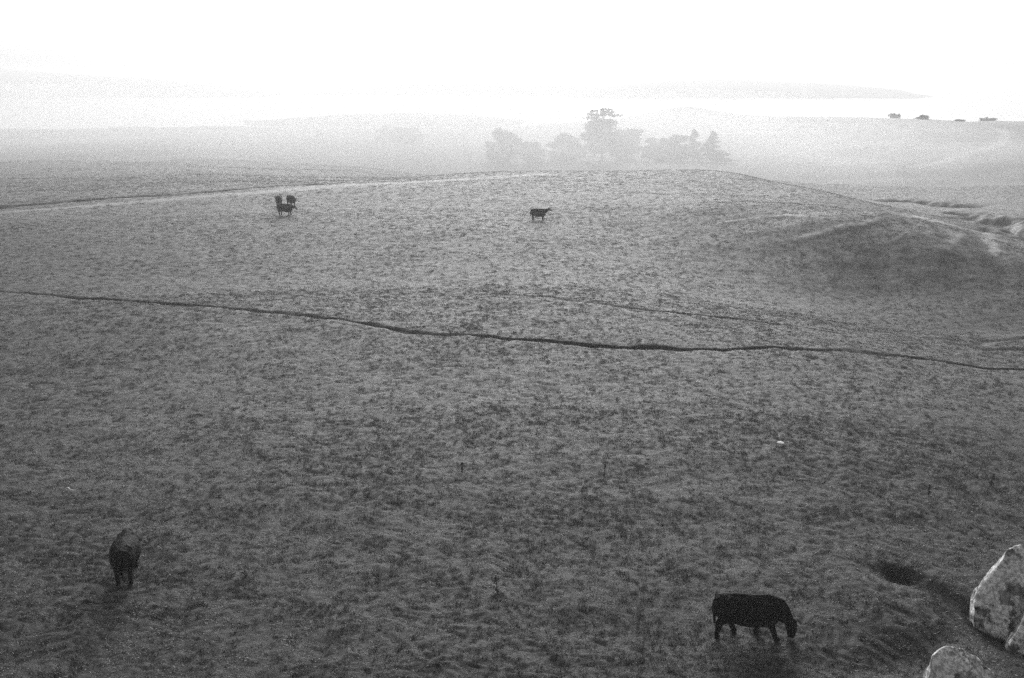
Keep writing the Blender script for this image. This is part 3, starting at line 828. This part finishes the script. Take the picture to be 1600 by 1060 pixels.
rng = np.random.default_rng(7)
def scatter(r0, r1, dens, half):
    n = int(half * (r1 * r1 - r0 * r0) * dens)
    r = np.sqrt(rng.uniform(r0 * r0, r1 * r1, n)); a = rng.uniform(-half, half, n)
    return np.column_stack([r * np.sin(a), r * np.cos(a), r])
P = np.vstack([scatter(19.5, 45, 42, R(37)), scatter(45, 75, 24, R(34)), scatter(75, 120, 11, R(33)), scatter(120, 200, 6, R(33)), scatter(200, 270, 3, R(33))])
ring = []
for bx, by, br in BOULDERS:                                  # longer grass the cattle cannot reach at the foot of the rocks
    q = rng.uniform(0, 2 * np.pi, 110); rr_ = br * rng.uniform(.85, 1.3, 110)
    ring.append(np.column_stack([bx + np.cos(q) * rr_, by + np.sin(q) * rr_, np.full(110, -1.0)]))
P = np.vstack([P] + ring)
pz, psoil_shade, ppath = land(P[:, 0], P[:, 1])
bare = pn(P[:, 0] * 1.1, P[:, 1] * 1.4, 95) + .5 * pn(P[:, 0] * 3.1, P[:, 1] * 3.7, 96) + .25 * rng.uniform(-1, 1, len(P))
keep = (P[:, 2] < 0) | (psoil_shade < .35) & ((bare > -.62) | (P[:, 2] > 70)) & (ppath + .3 * rng.uniform(-1, 1, len(P)) < .45)
P, pz = P[keep], pz[keep]
n = len(P)
lush = 0.75 + 0.75 * pn(P[:, 0] * .9, P[:, 1] * .9, 91) + .35 * pn(P[:, 0] * .15, P[:, 1] * .15, 92)
scl = np.clip(lush, .35, 1.9) * rng.uniform(.75, 1.25, n)
scl = np.where(P[:, 2] < 0, scl * 2.3 + .5, scl)
wid = 1.0 + 1.6 * sst(35, 150, P[:, 2])
scl = scl * (1 - .45 * sst(60, 120, P[:, 2]))
gm = bpy.data.meshes.new('grass'); gm.vertices.add(n)
gm.vertices.foreach_set('co', np.column_stack([P[:, :2], pz]).astype(np.float32).ravel())
a = gm.attributes.new('rot', 'FLOAT_VECTOR', 'POINT')
a.data.foreach_set('vector', np.column_stack([rng.normal(0, .12, n), rng.normal(0, .12, n), rng.uniform(0, 6.283, n)]).astype(np.float32).ravel())
a = gm.attributes.new('scl', 'FLOAT_VECTOR', 'POINT')
a.data.foreach_set('vector', np.column_stack([wid, wid, scl * (0.8 + .2 * wid)]).astype(np.float32).ravel())
a = gm.attributes.new('pick', 'INT', 'POINT'); a.data.foreach_set('value', rng.integers(0, 3, n).astype(np.int32))
grass = link('grass', gm, M_GRASS)
tag(grass, 'short grazed grass covering the near pasture', 'grass', kind='stuff')
ng = bpy.data.node_groups.new('grass_scatter', 'GeometryNodeTree')
ng.interface.new_socket('Geometry', in_out='INPUT', socket_type='NodeSocketGeometry')
ng.interface.new_socket('Geometry', in_out='OUTPUT', socket_type='NodeSocketGeometry')
gi = ng.nodes.new('NodeGroupInput'); go = ng.nodes.new('NodeGroupOutput')
iop = ng.nodes.new('GeometryNodeInstanceOnPoints')
g2i = ng.nodes.new('GeometryNodeGeometryToInstance')
for t in reversed(TUFTS):
    oi = ng.nodes.new('GeometryNodeObjectInfo'); oi.inputs['Object'].default_value = t; oi.inputs['As Instance'].default_value = True
    ng.links.new(oi.outputs['Geometry'], g2i.inputs[0])
def named(nm, dt):
    q = ng.nodes.new('GeometryNodeInputNamedAttribute'); q.data_type = dt; q.inputs['Name'].default_value = nm
    return [s for s in q.outputs if s.enabled and s.name == 'Attribute'][0]
jg = ng.nodes.new('GeometryNodeJoinGeometry')
for lk in list(ng.links): ng.links.remove(lk)
for t in [q for q in ng.nodes if q.bl_idname == 'GeometryNodeObjectInfo']:
    ng.links.new(t.outputs['Geometry'], jg.inputs[0])
ng.links.new(gi.outputs[0], iop.inputs['Points'])
ng.links.new(jg.outputs[0], iop.inputs['Instance'])
iop.inputs['Pick Instance'].default_value = True
ng.links.new(named('pick', 'INT'), iop.inputs['Instance Index'])
ng.links.new(named('rot', 'FLOAT_VECTOR'), iop.inputs['Rotation'])
ng.links.new(named('scl', 'FLOAT_VECTOR'), iop.inputs['Scale'])
ng.links.new(iop.outputs[0], go.inputs[0])
ng.nodes.remove(g2i)
grass.modifiers.new('scatter', 'NODES').node_group = ng
print('GRASS POINTS', n, 'ground tris', 2 * len(Fq))

# ------------------------------------------------------------------ air: haze and valley mist
def volume_material(name, k, g):
    m = bpy.data.materials.new(name); m.use_nodes = True
    nn = m.node_tree.nodes; nn.clear()
    out = nn.new('ShaderNodeOutputMaterial'); pv = nn.new('ShaderNodeVolumePrincipled')
    pv.inputs['Color'].default_value = grey(0.97)
    pv.inputs['Density'].default_value = k; pv.inputs['Anisotropy'].default_value = g
    m.node_tree.links.new(pv.outputs[0], out.inputs['Volume'])
    return m
hz = bm_obj('haze', lambda bm: box(bm, -5400, 5400, -5400, 5400, -28.5, 44), volume_material('haze', HAZE_K, HAZE_G), None)
tag(hz, 'pale backlit haze over the whole pasture and bay', 'haze', kind='stuff')

def mist(px, Y, rx, ry, zc, rz, k, label, seed):
    bm = bmesh.new(); bmesh.ops.create_icosphere(bm, subdivisions=5, radius=1)
    cx = (px - 800) / 1612 * Y
    co = np.array([v.co[:] for v in bm.verts])
    d = 1 + .16 * pn(co[:, 0] * 2 + seed, co[:, 1] * 2 + co[:, 2], seed) + .07 * pn(co[:, 0] * 5, co[:, 1] * 5 + co[:, 2] * 3, seed + 1)
    for v, q in zip(bm.verts, d):
        v.co = Vector((cx + v.co.x * rx * q, Y + v.co.y * ry * q, zc + v.co.z * rz * q))
    me = bpy.data.meshes.new('mist'); bm.to_mesh(me); bm.free()
    for p in me.polygons: p.use_smooth = True
    o = link('mist', me, volume_material('mist', k, HAZE_G))
    tag(o, label, 'mist', kind='stuff')
mist(330, 345, 265, 180, -10, 25, MIST_K * .85, 'wide thin veil of mist lying over the valley floor', 3)
mist(660, 335, 150, 130, -10, 19, MIST_K, 'denser bank of mist drifting among the valley trees', 8)
mist(800, 335, 105, 95, -10, 16, MIST_K * 1.6, 'densest core of the mist low among the tallest trees', 13)
